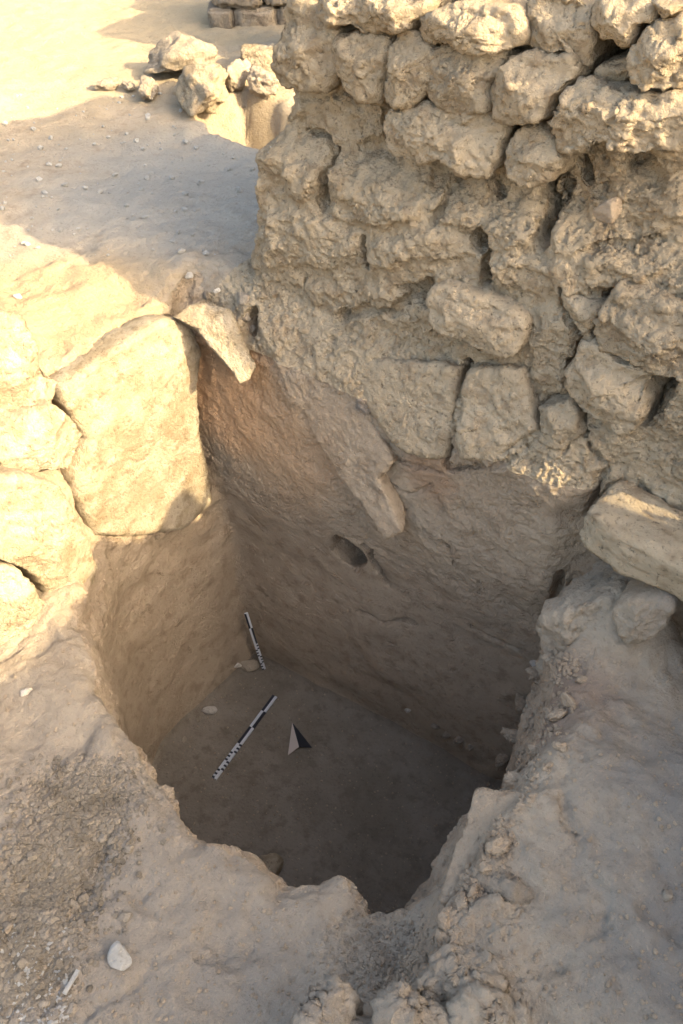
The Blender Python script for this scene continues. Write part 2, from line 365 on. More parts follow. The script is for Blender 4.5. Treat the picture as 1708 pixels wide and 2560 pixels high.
# ------------------------------------------------------------------ materials
def earth(name, c1, c2, c3, crack=0.5, cscale=11.0, pit=0.5, fine=0.6, speck=.35, patches=(), rand=0.0, rough=0.95, cwidth=.05, blotch=3.0):
    m = bpy.data.materials.new(name); m.use_nodes = True
    nt = m.node_tree; N = nt.nodes; L = nt.links; N.clear()
    out = N.new('ShaderNodeOutputMaterial'); b = N.new('ShaderNodeBsdfDiffuse'); L.new(b.outputs[0], out.inputs[0])
    b.inputs['Roughness'].default_value = rough
    geo = N.new('ShaderNodeNewGeometry'); pos = geo.outputs['Position']
    def noise(sc_, det=5, ro=.55, dist=0.0):
        n = N.new('ShaderNodeTexNoise'); n.inputs['Scale'].default_value = sc_; n.inputs['Detail'].default_value = det; n.inputs['Roughness'].default_value = ro
        n.inputs['Distortion'].default_value = dist
        L.new(pos, n.inputs['Vector']); return n.outputs['Fac']
    def ramp(fac, lo, hi):
        r = N.new('ShaderNodeMapRange'); r.interpolation_type = 'SMOOTHSTEP'; r.inputs['From Min'].default_value = lo; r.inputs['From Max'].default_value = hi; L.new(fac, r.inputs['Value']); return r.outputs[0]
    def mix(f, a, b_):
        x = N.new('ShaderNodeMix'); x.data_type = 'RGBA'
        if isinstance(f, float): x.inputs[0].default_value = f
        else: L.new(f, x.inputs[0])
        for k, s in ((6, a), (7, b_)):
            if isinstance(s, tuple): x.inputs[k].default_value = (*s, 1)
            else: L.new(s, x.inputs[k])
        return x.outputs[2]
    def mth(op, a, b_=None):
        x = N.new('ShaderNodeMath'); x.operation = op
        for k, s in enumerate((a, b_)):
            if s is None: continue
            if isinstance(s, (int, float)): x.inputs[k].default_value = s
            else: L.new(s, x.inputs[k])
        return x.outputs[0]
    nA = noise(blotch, 7, .62); nB = noise(70, 5, .72); nC = noise(cscale, 3, .6, .6); nD = noise(17, 3, .6)
    c = mix(ramp(nA, .36, .64), c1, c2)
    c = mix(mth('MULTIPLY', ramp(nD, .48, .70), .75), c, c3)
    for (p, r, colr, amt) in patches:                       # local stains: burnt clay, ash; ground tints; shade painted on the ground
        d = N.new('ShaderNodeVectorMath'); d.operation = 'DISTANCE'; L.new(pos, d.inputs[0]); d.inputs[1].default_value = p
        dd = mth('ADD', d.outputs['Value'], mth('MULTIPLY', mth('SUBTRACT', nA, .5), r*1.3))
        c = mix(mth('MULTIPLY', ramp(dd, r, r*.3), amt), c, colr)
    c = mix(mth('MULTIPLY', ramp(nB, .58, .74), .5), c, tuple(min(1, k*1.35) for k in c1))     # grit
    c = mix(mth('MULTIPLY', ramp(nB, .46, .30), speck), c, tuple(k*.40 for k in c1))              # straw temper specks; pits also darkened to imitate shade in fine cracks
    if rand > 0:
        oi = N.new('ShaderNodeObjectInfo'); hs = N.new('ShaderNodeHueSaturation')
        L.new(c, hs.inputs['Color']); r = N.new('ShaderNodeMapRange'); r.inputs['To Min'].default_value = 1-rand; r.inputs['To Max'].default_value = 1+rand
        L.new(oi.outputs['Random'], r.inputs['Value']); L.new(r.outputs[0], hs.inputs['Value'])
        L.new(hs.outputs[0], b.inputs['Color'])
    else: L.new(c, b.inputs['Color'])
    h = mth('MULTIPLY', nB, fine*2.0)
    if pit > 0: h = mth('ADD', h, mth('MULTIPLY', nD, pit*1.5))
    if crack > 0:
        ln = ramp(mth('ABSOLUTE', mth('SUBTRACT', nC, .5)), .022, .0)
        h = mth('ADD', h, mth('MULTIPLY', mth('MULTIPLY', ln, ramp(nD, .46, .56)), -crack*.6))
    bp = N.new('ShaderNodeBump'); bp.inputs['Strength'].default_value = 1.0; bp.inputs['Distance'].default_value = .016
    L.new(h, bp.inputs['Height']); L.new(bp.outputs[0], b.inputs['Normal'])
    return m
def plain(name, c, rough=.6):
    m = bpy.data.materials.new(name); m.use_nodes = True; N = m.node_tree.nodes; L = m.node_tree.links
    b = N['Principled BSDF']; b.inputs['Roughness'].default_value = rough
    n = N.new('ShaderNodeTexNoise'); n.inputs['Scale'].default_value = 60; n.inputs['Detail'].default_value = 5
    x = N.new('ShaderNodeMix'); x.data_type = 'RGBA'; x.inputs[6].default_value = (*c, 1); x.inputs[7].default_value = (*[k*.75+.03 for k in c], 1)
    L.new(n.outputs[0], x.inputs[0]); L.new(x.outputs[2], b.inputs['Base Color'])
    return m

M_WALL = earth('mud_wall', (.52, .41, .265), (.57, .455, .30), (.40, .295, .18), crack=.3, pit=.8, fine=1.0, speck=.9, cscale=11)
M_STONE = earth('mud_coated_stone', (.53, .42, .275), (.59, .47, .31), (.41, .305, .19), crack=.3, pit=.7, fine=1.0, speck=.9, rand=.12, cscale=11)
M_SLAB = earth('limestone_slab', (.45, .355, .225), (.60, .50, .35), (.36, .27, .16), crack=.6, pit=.6, fine=1.1, speck=.6, rand=.05, blotch=9)
M_TRENCH = earth('trench_soil', (.42, .325, .22), (.46, .36, .245), (.33, .245, .16), crack=.5, pit=.2, fine=.6, cscale=9,
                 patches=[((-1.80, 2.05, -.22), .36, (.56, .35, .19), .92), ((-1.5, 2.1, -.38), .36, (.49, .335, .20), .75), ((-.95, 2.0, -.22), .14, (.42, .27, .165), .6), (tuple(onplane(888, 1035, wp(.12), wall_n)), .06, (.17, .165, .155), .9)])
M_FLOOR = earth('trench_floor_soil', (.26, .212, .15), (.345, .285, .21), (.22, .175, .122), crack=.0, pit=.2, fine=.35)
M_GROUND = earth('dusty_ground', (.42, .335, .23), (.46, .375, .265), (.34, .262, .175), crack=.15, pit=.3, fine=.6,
                 patches=[((.35, 1.3, -.2), .75, (.27, .242, .20), .85), ((-.9, .45, -.42), 1.0, (.345, .29, .22), .8), ((-.36, 1.45, -.42), .34, (.34, .245, .17), .85), ((-2.4, 2.7, .15), 1.1, (.44, .40, .325), .85), ((-4.6, 4.4, .15), 2.2, (.46, .365, .225), .8), ((-2.2, 1.7, .1), .55, (.47, .345, .195), .85)])  # painted shade: near ground darker, ground in the wall's shadow greyer
M_CLOD = earth('dry_clod', (.33, .27, .19), (.42, .35, .26), (.22, .175, .12), crack=0, pit=.2, fine=.7, rand=.25)
M_PALE = earth('pale_limestone', (.60, .53, .42), (.66, .59, .48), (.50, .42, .31), crack=.1, pit=.3, fine=.5, rand=.12)
M_GREY = earth('grey_stone', (.44, .41, .345), (.50, .46, .39), (.36, .33, .27), crack=.1, pit=.3, fine=.4, rand=.05)
M_ROCK = earth('brown_rock', (.38, .31, .22), (.44, .36, .26), (.30, .235, .165), crack=.3, pit=.5, fine=.8, rand=.15)

# ------------------------------------------------------------------ the earth: ground, trench sides, trench floor and the core of the wall in one survey surface
H = 0.008
V, Q = mesh_sdf(soil, (-2.45, -.25, -1.93), (.48, 2.66, 1.50), H, steep=lambda c: ((c[:, 1] > 1.85) & (c[:, 1] < 2.45) & (c[:, 2] > -1.0)) | ((c[:, 0] < -1.6) & (c[:, 0] > -2.2) & (c[:, 2] > -.65)) | ((c[:, 2] > -.75) & (c[:, 2] < -.05) & (tab(TRIM, c[:, 0], c[:, 1]) < .25)) | ((c[:, 2] > -.6) & (c[:, 2] < -.1) & (c[:, 1] < 1.0) & (c[:, 0] > -.7)))
nrm = vnormals(V, Q)
x, y, z = V.T
onfloor = sst(ZF+.10, ZF+.03, z)
amp = (1-onfloor*.75)*(1-.72*sst(.05, -.15, z)*sst(.85, .6, np.abs(nrm[:, 2])))
d = (.007*fbm(x, y, z, 24, 0, 7.0) - .006*np.abs(fbm(x, y, z, 38, 1, 8.0)) + .0035*fbm(x, y, z, 75, 0, 9.0))*amp
flat = sst(.75, .95, nrm[:, 2])*sst(-1.2, -.8, z)
d *= (1-.3*flat)
V = V + nrm*d[:, None]
# keep the faces the place really shows; the hidden outside of the block is dropped
cen = V[Q].mean(1); fn = nrm[Q].mean(1)
gtab = tab(TG, cen[:, 0], cen[:, 1]); wyc = wall_y(cen[:, 0], cen[:, 2]); rimd = tab(TRIM, cen[:, 0], cen[:, 1])
is_floor = (cen[:, 2] < ZF+.045)
is_wall = (~is_floor) & ((cen[:, 2] > gtab+.03) | (cen[:, 2] > .05)) & (cen[:, 1] > wyc-.12) & (cen[:, 0] > wall_end(cen[:, 2])-.10) & (cen[:, 2] > -.02)
is_wall |= (~is_floor) & (cen[:, 0] > -.40) & (cen[:, 2] > gtab+.05) & (cen[:, 1] > wyc-.10)
is_trench = (~is_floor) & (~is_wall) & ((cen[:, 2] < gtab-.04) | ((rimd < .0) & (cen[:, 2] < .0)) | ((cen[:, 1] > wyc-.15) & (cen[:, 0] > -1.95) & (cen[:, 2] < .1)))
is_ground = ~(is_floor | is_wall | is_trench)
BVH = BVHTree.FromPolygons(V.tolist(), Q.tolist())
def sub(mask):
    q = Q[mask]; u, inv = np.unique(q, return_inverse=True); return V[u], inv.reshape(q.shape)
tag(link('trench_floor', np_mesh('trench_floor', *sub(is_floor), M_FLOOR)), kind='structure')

# wide ground, graded sheet that reaches the horizon, with the second trench behind
def far_h(x, y):
    h = ground_h(x, y)
    d2 = poly_sdf(x, y, PIT2) + .03*fbm(x, y, 0*x, 5, 0, 9.)
    h = h - .55*sst(.02, -.07, d2)
    h = h + .03*sst(3.5, 6, np.hypot(x+3, y-4))*fbm(x, y, 0*x, .6, 1, 3.)
    # low bright spoil bank at the left edge
    h = h + .10*np.exp(-(((x+4.1)/.35)**2+((y-2.75)/.45)**2))
    return h
def graded(lo, a, b, hi, step):
    mid = np.arange(a, b+1e-6, step); out = [mid]
    s = step; p = a; L_ = []
    while p > lo: s *= 1.18; p -= s; L_.append(p)
    s = step; p = mid[-1]; R_ = []
    while p < hi: s *= 1.18; p += s; R_.append(p)
    return np.concatenate([L_[::-1], mid, R_])
xs = graded(-90, -5.3, .9, 90, .02); ys = graded(-90, -.3, 5.6, 90, .02)
FX, FY = np.meshgrid(xs, ys, indexing='ij'); FZ = far_h(FX, FY)
FZ = FZ + .004*fbm(FX, FY, 0*FX, 20, 0, 2.2)
inside = (FX > -2.41) & (FX < .44) & (FY > -.21) & (FY < 2.62)
FZ2 = FZ-.004
idx = np.arange(FX.size).reshape(FX.shape)
qd = np.stack([idx[:-1, :-1], idx[1:, :-1], idx[1:, 1:], idx[:-1, 1:]], -1).reshape(-1, 4)
keep = ~(inside.ravel()[qd].all(1)); qd = qd[keep]
fv = np.stack([FX, FY, FZ2], -1).reshape(-1, 3)
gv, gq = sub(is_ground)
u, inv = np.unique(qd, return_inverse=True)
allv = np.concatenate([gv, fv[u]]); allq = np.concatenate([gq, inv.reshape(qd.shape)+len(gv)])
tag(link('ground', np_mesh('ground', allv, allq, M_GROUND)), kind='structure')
BVH2 = BVHTree.FromPolygons(fv[u].tolist(), inv.reshape(qd.shape).tolist())

def hit(px, py):
    d = Vector(ray(px, py)).normalized()
    best = None
    for B in (BVH, BVH2):
        r = B.ray_cast(Vector(ORI), d)
        if r[0] is not None and (best is None or r[3] < best[3]): best = r
    return best
def drop(x_, y_, z_=3.0):
    best = None
    for B in (BVH, BVH2):
        r = B.ray_cast(Vector((x_, y_, z_)), Vector((0, 0, -1)))
        if r[0] is not None and (best is None or r[3] < best[3]): best = r
    return best

# ------------------------------------------------------------------ stones from their outlines on a face
def resample(P, M, it=1):
    P = np.asarray(P, float)
    for _ in range(it):
        R = np.roll(P, -1, 0); P = np.stack([P*.75+R*.25, P*.25+R*.75], 1).reshape(-1, P.shape[1])
    C = np.concatenate([P, P[:1]]); L_ = np.concatenate([[0], np.cumsum(np.linalg.norm(np.diff(C, axis=0), axis=1))])
    t = np.linspace(0, L_[-1], M, endpoint=False)
    return np.stack([np.interp(t, L_, C[:, k]) for k in range(P.shape[1])], -1)
def outline_stone(name, pts, p0, n, proud, depth, mat, parent=None, seed=0, e=4.0, rough=1.0, fac=None, smooth=1, M=None, taper=.15, up=(0, 0, 1)):
    n = np.asarray(n, float); n /= np.linalg.norm(n)
    upv = np.asarray(up, float); s = np.cross(upv, n); s /= np.linalg.norm(s); t = np.cross(n, s)
    P3 = np.array([onplane(a, b, p0, n) for a, b in pts])
    c3 = P3.mean(0)
    P2 = np.stack([(P3-c3)@s, (P3-c3)@t], -1)
    per = np.linalg.norm(np.diff(np.concatenate([P2, P2[:1]]), axis=0), axis=1).sum()
    if M is None: M = int(np.clip(per/.006, 48, 200))
    O2 = resample(P2, M, smooth)
    cc = O2.mean(0)
    RX, RZ = np.ptp(O2[:, 0])/2, np.ptp(O2[:, 1])/2; rg = np.random.RandomState(seed+500)
    if fac is None: fac = [(rg.uniform(-.9, .9), rg.uniform(-.9, .9), rg.uniform(.75, 1.05)) for _ in range(3)]
    K = max(10, int(M/5.5)); J = max(4, int(min(depth, .09)/.010))
    rows = []
    for i in range(1, K+1):
        r = (i/K)**.8
        q = cc+(O2-cc)*r; h = np.full((M, 1), proud*max(0, 1-r**e)**.5)
        for (ax_, ay_, k0) in fac: h = np.minimum(h, np.maximum(proud*.25*(1-r**e)**.5 if r < 1 else 0, proud*(k0+ax_*(q[:, :1]-cc[0])/RX+ay_*(q[:, 1:]-cc[1])/RZ)))
        rows.append(np.concatenate([q, h], 1))
    for j in range(1, J+1):
        f = j/J
        q = cc+(O2-cc)*(1-taper*f**1.5); rows.append(np.concatenate([q, np.full((M, 1), -depth*f)], 1))
    A = np.concatenate([[[cc[0], cc[1], proud]]]+rows+[[[cc[0], cc[1], -depth*1.02]]])
    W = c3 + A[:, :1]*s + A[:, 1:2]*t + A[:, 2:3]*n
    R_ = K+J
    g = 1+np.arange(R_*M).reshape(R_, M)
    a = g[:-1]; b = g[1:]; a2 = np.roll(a, -1, 1); b2 = np.roll(b, -1, 1)
    q = np.stack([a, b, b2, a2], -1).reshape(-1, 4)
    tri = [(0, g[0][k], g[0][(k+1) % M], g[0][(k+1) % M]) for k in range(M)]
    last = len(A)-1
    tri2 = [(last, g[-1][(k+1) % M], g[-1][k], g[-1][k]) for k in range(M)]
    qn = np.concatenate([q, np.array(tri), np.array(tri2)])
    nr = vnormals(W, qn)
    X, Y, Z = W.T; of = seed*1.37
    sz = math.sqrt(max(1e-6, (np.ptp(O2[:, 0])*np.ptp(O2[:, 1]))))
    dsp = rough*(min(.011, .05*sz)*fbm(X, Y, Z, 7/max(.5, sz*4), 0, of) + min(.009, .045*sz)*fbm(X, Y, Z, 16, 1, of+3) - min(.004, .02*sz)*np.abs(fbm(X, Y, Z, 36, 0, of+5)) + .003*fbm(X, Y, Z, 75, 1, of+7))
    W = W + nr*dsp[:, None]
    W = W + vnormals(W, qn)*(min(1., sz*8)*crumble(W[:, 0], W[:, 1], W[:, 2], of, .85*rough, .6*rough))[:, None]
    bm_faces = [tuple(int(i) for i in f) for f in q] + [tuple(int(i) for i in f[:3]) for f in tri] + [tuple(int(i) for i in f[:3]) for f in tri2]
    ctr = W.mean(0); 
    me = bpy.data.meshes.new(name); me.from_pydata((W-ctr).tolist(), [], bm_faces)
    me.polygons.foreach_set('use_smooth', np.ones(len(me.polygons), bool)); me.materials.append(mat); me.update()
    o = link(name, me, parent); o.location = ctr - (np.array(parent.location) if parent else 0)
    return o

# ------------------------------------------------------------------ the standing wall
wall = empty('stone_wall', (-.5, 2.4, .1))
def seen(c, n_):
    q = c-ORI; ca, sa = math.cos(YAW), math.sin(YAW)
    r_ = ca*q[:, 0]+sa*q[:, 1]; f_ = -sa*q[:, 0]+ca*q[:, 1]; dep = f_*math.cos(PITCH)-q[:, 2]*math.sin(PITCH); up_ = f_*math.sin(PITCH)+q[:, 2]*math.cos(PITCH)
    ok = (dep > .2) & (np.abs(r_) < dep*.47) & (np.abs(up_) < dep*.66)
    return ok & ((n_*q).sum(1) < .25*np.linalg.norm(q, axis=1)) & ~((c[:, 1] > 2.42) & (c[:, 2] > -.2))
VIS = seen(cen, fn)
def fine2(mask, off, a1=1., a2=1., zmin=-9.):
    vis = VIS & (cen[:, 2] > zmin)
    va, qa = fine(mask & vis, off, a1, a2); vb, qb = sub(mask & ~vis)
    return np.concatenate([va, vb]), np.concatenate([qa, qb+len(va)])
def fine(mask, off, a1=1., a2=1.):
    v, q = subdivide(*sub(mask)); n_ = vnormals(v, q)
    bd = np.zeros(len(v)); e = np.sort(np.concatenate([q[:, [0, 1]], q[:, [1, 2]], q[:, [2, 3]], q[:, [3, 0]]]), 1)
    u_, cnt = np.unique(e[:, 0].astype(np.int64)*len(v)+e[:, 1], return_counts=True); ob = u_[cnt == 1]; k = np.ones(len(v)); k[ob//len(v)] = 0; k[ob % len(v)] = 0
    return v + n_*(crumble(v[:, 0], v[:, 1], v[:, 2], off, a1, a2)*k)[:, None], q
core = link('mud_core', np_mesh('mud_core', *fine2(is_wall, 0.), M_WALL), wall); core.location = -np.array(wall.location)
def wall_rear(x, y, z):
    n = fbm(x, y, z, 2, 1, 13.)
    a_ = np.maximum(np.maximum(-1.48-x, 2.60-y), y-3.42-.05*n-.10*(x+1.5)*0)
    b_ = np.maximum(np.maximum(.42-x, 1.985-y), y-3.42)
    return np.maximum(np.maximum(np.minimum(a_, b_), x-2.0), np.maximum(np.maximum(z-1.38-.08*n, -.3-z), -sun_shaft(x, y, z)))
bv, bq = mesh_sdf(wall_rear, (-1.6, 1.9, -.2), (2.1, 3.6, 1.6), .03)
rear = link('mud_core', np_mesh('mud_core', bv, bq, M_WALL), wall); rear.location = -np.array(wall.location)
tag(link('trench_side', np_mesh('trench_side', *fine2(is_trench, 3., .8, .25, -.78), M_TRENCH)), kind='structure')
tag(wall, 'tall eroded mud and rubble wall standing over the back of the trench', 'wall')
WS = [  # outline, proud, depth, e, rough, plane offset
 (A2((90,0),(150,-10),(205,20),(285,95),(280,200),(275,300),(240,335),(120,330),(62,300),(58,220),(95,120)), .05,.18,4,1.1,0),
 (A2((205,10),(280,-30),(400,-20),(470,60),(470,115),(420,140),(380,95),(330,80),(250,75)), .06,.15,3,1.2,.0),
 (A2((360,-30),(640,-30),(630,50),(590,60),(570,100),(480,120),(380,60)), .07,.16,4,.9,.0),
 (A2((285,150),(350,122),(460,125),(485,170),(470,250),(455,330),(430,375),(340,340),(300,300),(288,240)), .055,.16,3.5,1.3,0),
 (A2((490,170),(545,85),(605,140),(650,170),(655,260),(625,350),(520,390),(468,370),(462,300),(480,220)), .05,.16,3.5,1.3,0),
 (A2((610,95),(640,50),(790,10),(920,20),(975,60),(980,150),(930,182),(850,190),(770,190),(735,150),(690,142),(650,155),(610,140)), .07,.22,5,.9,.015),
 (A2((640,190),(700,162),(770,192),(915,200),(900,270),(855,320),(860,390),(810,400),(770,440),(740,410),(650,380),(625,330),(622,290)), .06,.20,4,1.0,.005),
 (A2((860,330),(870,270),(960,192),(1090,202),(1165,192),(1185,260),(1140,330),(1100,370),(1080,440),(930,460),(885,430),(885,390),(865,370)), .075,.2,4.5,.8,.01),
 (A2((982,100),(985,180),(1050,192),(1170,190),(1215,275),(1240,180),(1250,100),(1230,-20),(1000,-20)), .04,.2,4,1.0,-.01),
 (A2((1230,60),(1255,-20),(1400,-20),(1465,30),(1455,70),(1390,80),(1385,140),(1370,180),(1280,130),(1240,100)), .06,.2,4,1.0,0),
 (A2((1470,-20),(1590,-20),(1590,35),(1480,80)), .05,.2,4,1.0,0),
 (A2((1388,150),(1480,92),(1600,60),(1600,330),(1392,326),(1374,230)), .065,.2,4.5,1.2,.01),
 (A2((1255,235),(1320,215),(1385,212),(1385,300),(1250,292)), .03,.12,4,.6,-.05),
 (A2((1110,400),(1150,330),(1190,292),(1380,326),(1600,340),(1600,560),(1400,560),(1330,520),(1270,500),(1190,540),(1130,540),(1087,490)), .07,.2,4,1.3,.01),
 (A2((472,402),(560,388),(740,412),(870,402),(910,440),(903,560),(888,640),(820,640),(760,620),(720,575),(600,590),(540,580),(482,570),(468,500)), .06,.2,4.5,1.1,0),
 (A2((908,560),(930,492),(1000,472),(1085,492),(1128,560),(1128,620),(1080,660),(1000,690),(950,645),(917,620)), .06,.16,3,1.2,0),
 (A4((670,105),(740,88),(900,152),(1010,202),(1028,240),(990,328),(930,338),(840,300),(740,250),(690,220),(667,170)), .05,.2,6,.8,.03),
 (A4((1252,250),(1300,150),(1335,92),(1600,170),(1600,440),(1500,402),(1400,362),(1360,355),(1290,310)), .06,.22,6,1.0,.02),
 (A4((1168,385),(1195,292),(1250,292),(1350,355),(1420,372),(1478,392),(1440,480),(1408,590),(1360,605),(1280,555),(1192,525),(1172,450)), .065,.2,4.5,1.2,.02),
 (A4((1060,520),(1160,492),(1188,540),(1208,620),(1140,660),(1080,630)), .05,.15,3.5,1.0,.03),
 (A4((1148,105),(1250,152),(1285,155),(1255,240),(1212,236),(1172,200)), .03,.15,4,1.2,.0),
]
for i, (P, pr, dp, e, ro, off) in enumerate(WS):
    outline_stone('stone', P, wp(off), wall_n, pr*.85, dp, M_STONE, wall, seed=i, smooth=0 if i >= 17 else 1, e=e*1.5+5, rough=ro*.95, fac=[(random.uniform(-.2, .2), -1.5, random.uniform(1.0, 1.3)), (random.uniform(-.35, .35), random.uniform(-.3, .3), .9), (random.choice((-1, 1))*1.3, random.uniform(-.2, .4), random.uniform(1.2, 1.5))]+[(random.uniform(-.8, .8), random.uniform(-.6, .9), random.uniform(.95, 1.15)) for _ in range(4)])

# ------------------------------------------------------------------ unseen wall added on the right, its top shaped to shade the trench
LB = [(528,1160),(520,1268),(500,1262),(455,1213),(420,1245),(385,1330),(365,1357),(345,1335),(325,1352),(300,1350),(265,1325),(245,1350),(222,1370)]
prof = []
for px, py in LB:
    p = onx(px, py, -1.88); L_ = (1.6-p[0])/SD[0]; q = p+SD*L_; prof.append((q[1], q[2]))
for px, py in [(235,1440),(190,1490),(110,1565),(50,1640),(0,1675)]:
    p = onx(px, py, -1.72); L_ = (1.6-p[0])/SD[0]; q = p+SD*L_; prof.append((q[1], q[2]))
prof = sorted(prof)
prof = [p for p in prof if p[0] < 1.885]
pya = np.array([-1.6]+[p[0] for p in prof]+[1.895, 1.93, 2.35]); pza = np.array([1.5]+[p[1] for p in prof]+[1.74, 2.1, 2.2])
def shade_wall_sdf(x, y, z):
    n = fbm(x, y, z, 3, 0, 12.)
    s = np.maximum(np.maximum(1.6+.02*n-x, x-2.0), np.maximum(-1.6-y, y-2.45))
    s = np.maximum(s, (z-np.interp(y, pya, pza))*.6)
    return np.maximum(np.maximum(s, -.7-z), -sun_shaft(x, y, z))
rv, rq = mesh_sdf(shade_wall_sdf, (1.5, -1.7, -.6), (2.1, 2.55, 2.35), .019)
rw = link('shade_wall', np_mesh('shade_wall', rv, rq, M_WALL))
tag(rw, 'unseen ragged mud wall added on the right to shade the trench', 'wall')

# ------------------------------------------------------------------ stones of the left side of the trench
left = empty('trench_stone_lining', (-1.95, 1.4, -.3))
tag(left, 'sunlit limestone slabs lining the left side of the trench', 'stone lining')
def A3(*p): return [(a/1.836, 600+b/1.836) for a, b in p]
def A5(*p): return [(a/1.836, 1200+b/1.836) for a, b in p]
LX = np.array([1.0, -.05, 0])
LS = [
 (A3((275,665),(480,522),(700,380),(770,355),(850,372),(895,480),(885,640),(890,800),(905,920),(940,1040),(960,1200),(820,1330),(560,1360),(420,1350),(330,1180),(300,1060),(370,900),(280,740)), -1.905, .04,.2,9,.6),
 (A3((0,335),(70,352),(130,482),(150,560),(265,655),(225,735),(120,780),(-60,840),(-80,350)), -1.93, .06,.2,4,1.0),
 (A3((-40,860),(120,790),(225,745),(280,790),(375,885),(300,1050),(245,1035),(120,1060),(-40,1060)), -1.87, .06,.2,5,1.0),
 (A5((-40,-20),(120,-20),(235,0),(290,130),(340,215),(395,290),(440,405),(425,460),(275,568),(245,555),(130,420),(60,380),(-40,340)), -1.78, .07,.2,6,1.0),
 (A5((-40,370),(60,400),(145,500),(245,600),(220,680),(130,740),(-40,800)), -1.74, .05,.2,4,1.2),
]
for i, (P, X, pr, dp, e, ro) in enumerate(LS):
    outline_stone('stone', P, (X, 1.5, 0), LX, pr, dp, M_SLAB, left, seed=60+i, e=14, rough=ro*.6, smooth=0, fac=[(.25, -1.0, 1.0), (-.7, .3, .95), (.6, .7, 1.0), (.1, .1, .85)] if i else [(.15, -.9, 1.25), (.10, .10, .93)])

cA, cB, cC = onz(430, 790, .125), onz(575, 785, .125), onz(628, 925, -.02)
cn = np.cross(cB-cA, cC-cA); cn /= np.linalg.norm(cn); cn = cn if cn[2] > 0 else -cn
o = outline_stone('corner_slab', A3((790,352),(870,292),(940,290),(1060,332),(1110,450),(1175,580),(1150,640),(1100,662),(1050,590),(960,480),(900,400)), cA, cn, .012, .07, M_SLAB, None, seed=71, e=12, rough=.5, smooth=0, up=(0, 1, 0), fac=[])
tag(o, 'sunlit slab sloping down from the terrace to the foot of the wall at the corner', 'stone slab')
# slabs set in the back of the trench
SB = [
 ('fallen_slab', A4((215,470),(330,410),(400,440),(430,530),(525,670),(540,720),(490,770),(530,850),(575,958),(520,985),(430,850),(375,790),(300,680),(245,575)), .095, .010, .06, 14, .3, 'long thin slab leaning slantwise against the back of the trench', 'stone slab'),
 ('embedded_block', A4((432,400),(500,345),(785,378),(770,450),(748,600),(730,708),(640,690),(540,640),(470,540),(432,460)), .050, .016, .2, 14, .6, 'big squared stone bedded in clay under the wall, right of the leaning slab', 'stone block'),
 ('embedded_block', A4((810,385),(1000,382),(1030,520),(1050,600),(900,695),(785,695),(770,640),(790,500)), .046, .014, .2, 12, .8, 'mud covered square stone right of the straight crack under the wall', 'stone block'),
 ('mud_clod', A6((915,640),(985,562),(1100,530),(1240,540),(1290,650),(1250,760),(1240,890),(1070,930),(980,880),(905,800)), .205, .085, .30, 4, 1.5, 'big crumbling clod overhanging the right back corner of the trench', 'clod'),
 ('rounded_stone', A6((1240,570),(1330,530),(1480,545),(1520,600),(1480,690),(1350,728),(1290,680)), .225, .06, .25, 3, .8, 'smooth rounded pale stone below the long squared block', 'stone'),
]
TILT = (.16, .24, .20, .0, .0)
for i, (nm, P, off, pr, dp, e, ro, lab, cat) in enumerate(SB):
    o = outline_stone(nm, P, onplane(*np.mean(P, 0), wp(off), wall_n), wall_n+np.array([0, 0, TILT[i]]), pr, dp, M_TRENCH if i == 0 else M_GROUND if i in (3, 4) else M_STONE, None, seed=80+i, e=e, rough=ro, fac=[] if i < 3 else None, smooth=0 if i < 3 else 1)
    tag(o, lab, cat)

# ------------------------------------------------------------------ scale bars and north arrow
M_WHITE = plain('white_paint', (.80, .80, .78), .45); M_BLACK = plain('black_paint', (.02, .022, .028), .45); M_CARD = plain('buff_paint', (.78, .66, .54), .6)
def box_mesh(name, x0, x1, y0, y1, z0, z1, mat):
    bm = bmesh.new(); r = bmesh.ops.create_cube(bm, size=1)
    for v in bm.verts: v.co = Vector(((x0+x1)/2+v.co.x*(x1-x0), (y0+y1)/2+v.co.y*(y1-y0), (z0+z1)/2+v.co.z*(z1-z0)))
    bmesh.ops.bevel(bm, geom=bm.edges[:], offset=.0006, segments=1, affect='EDGES')
    me = bpy.data.meshes.new(name); bm.to_mesh(me); bm.free(); me.materials.append(mat); return me
def scale_bar(name, length, longs, w, th, label, parent_loc, mat4):
    root = empty(name); root.matrix_world = mat4
    tag(root, label, 'scale bar')
    link('stick', box_mesh('stick', 0, length, -w/2+.001, w/2-.001, 0, th, M_WHITE), root)
    def seg(a, b, s, white):
        y0, y1 = (0, w/2) if s > 0 else (-w/2, 0)
        link('white_segment' if white else 'black_segment', box_mesh('segment', a+.0003, b-.0003, y0+(.0003 if s > 0 else 0), y1-(0 if s > 0 else .0003), th*.3, th+.001, M_WHITE if white else M_BLACK), root)
    p = 0.0
    for k in range(longs):
        seg(p, p+.1, 1, k % 2 == 0); seg(p, p+.1, -1, k % 2 == 1); p += .1
    k = 0
    while p < length-.001:
        s = 1 if k % 2 else -1
        seg(p, p+.05, s, True)
        for j in range(5): seg(p+j*.01, p+j*.01+.01, -s, j % 2 == 1)
        p += .05; k += 1
    return root
def frame(o, xdir, up):
    xd = Vector(xdir).normalized(); u_ = Vector(up); u_ = (u_-xd*u_.dot(xd)).normalized(); yd = u_.cross(xd)
    m = Matrix((xd, yd, u_)).transposed().to_4x4(); m.translation = Vector(o); return m
pA = hit(688, 1742)[0]; pB = hit(536, 1948)[0]
zf = max(drop(pA.x+(pB.x-pA.x)*k/10, pA.y+(pB.y-pA.y)*k/10, -1.0)[0].z for k in range(11))+.001
pA = onz(688, 1742, zf); pB = onz(536, 1948, zf)
dirv = Vector(pB-pA)
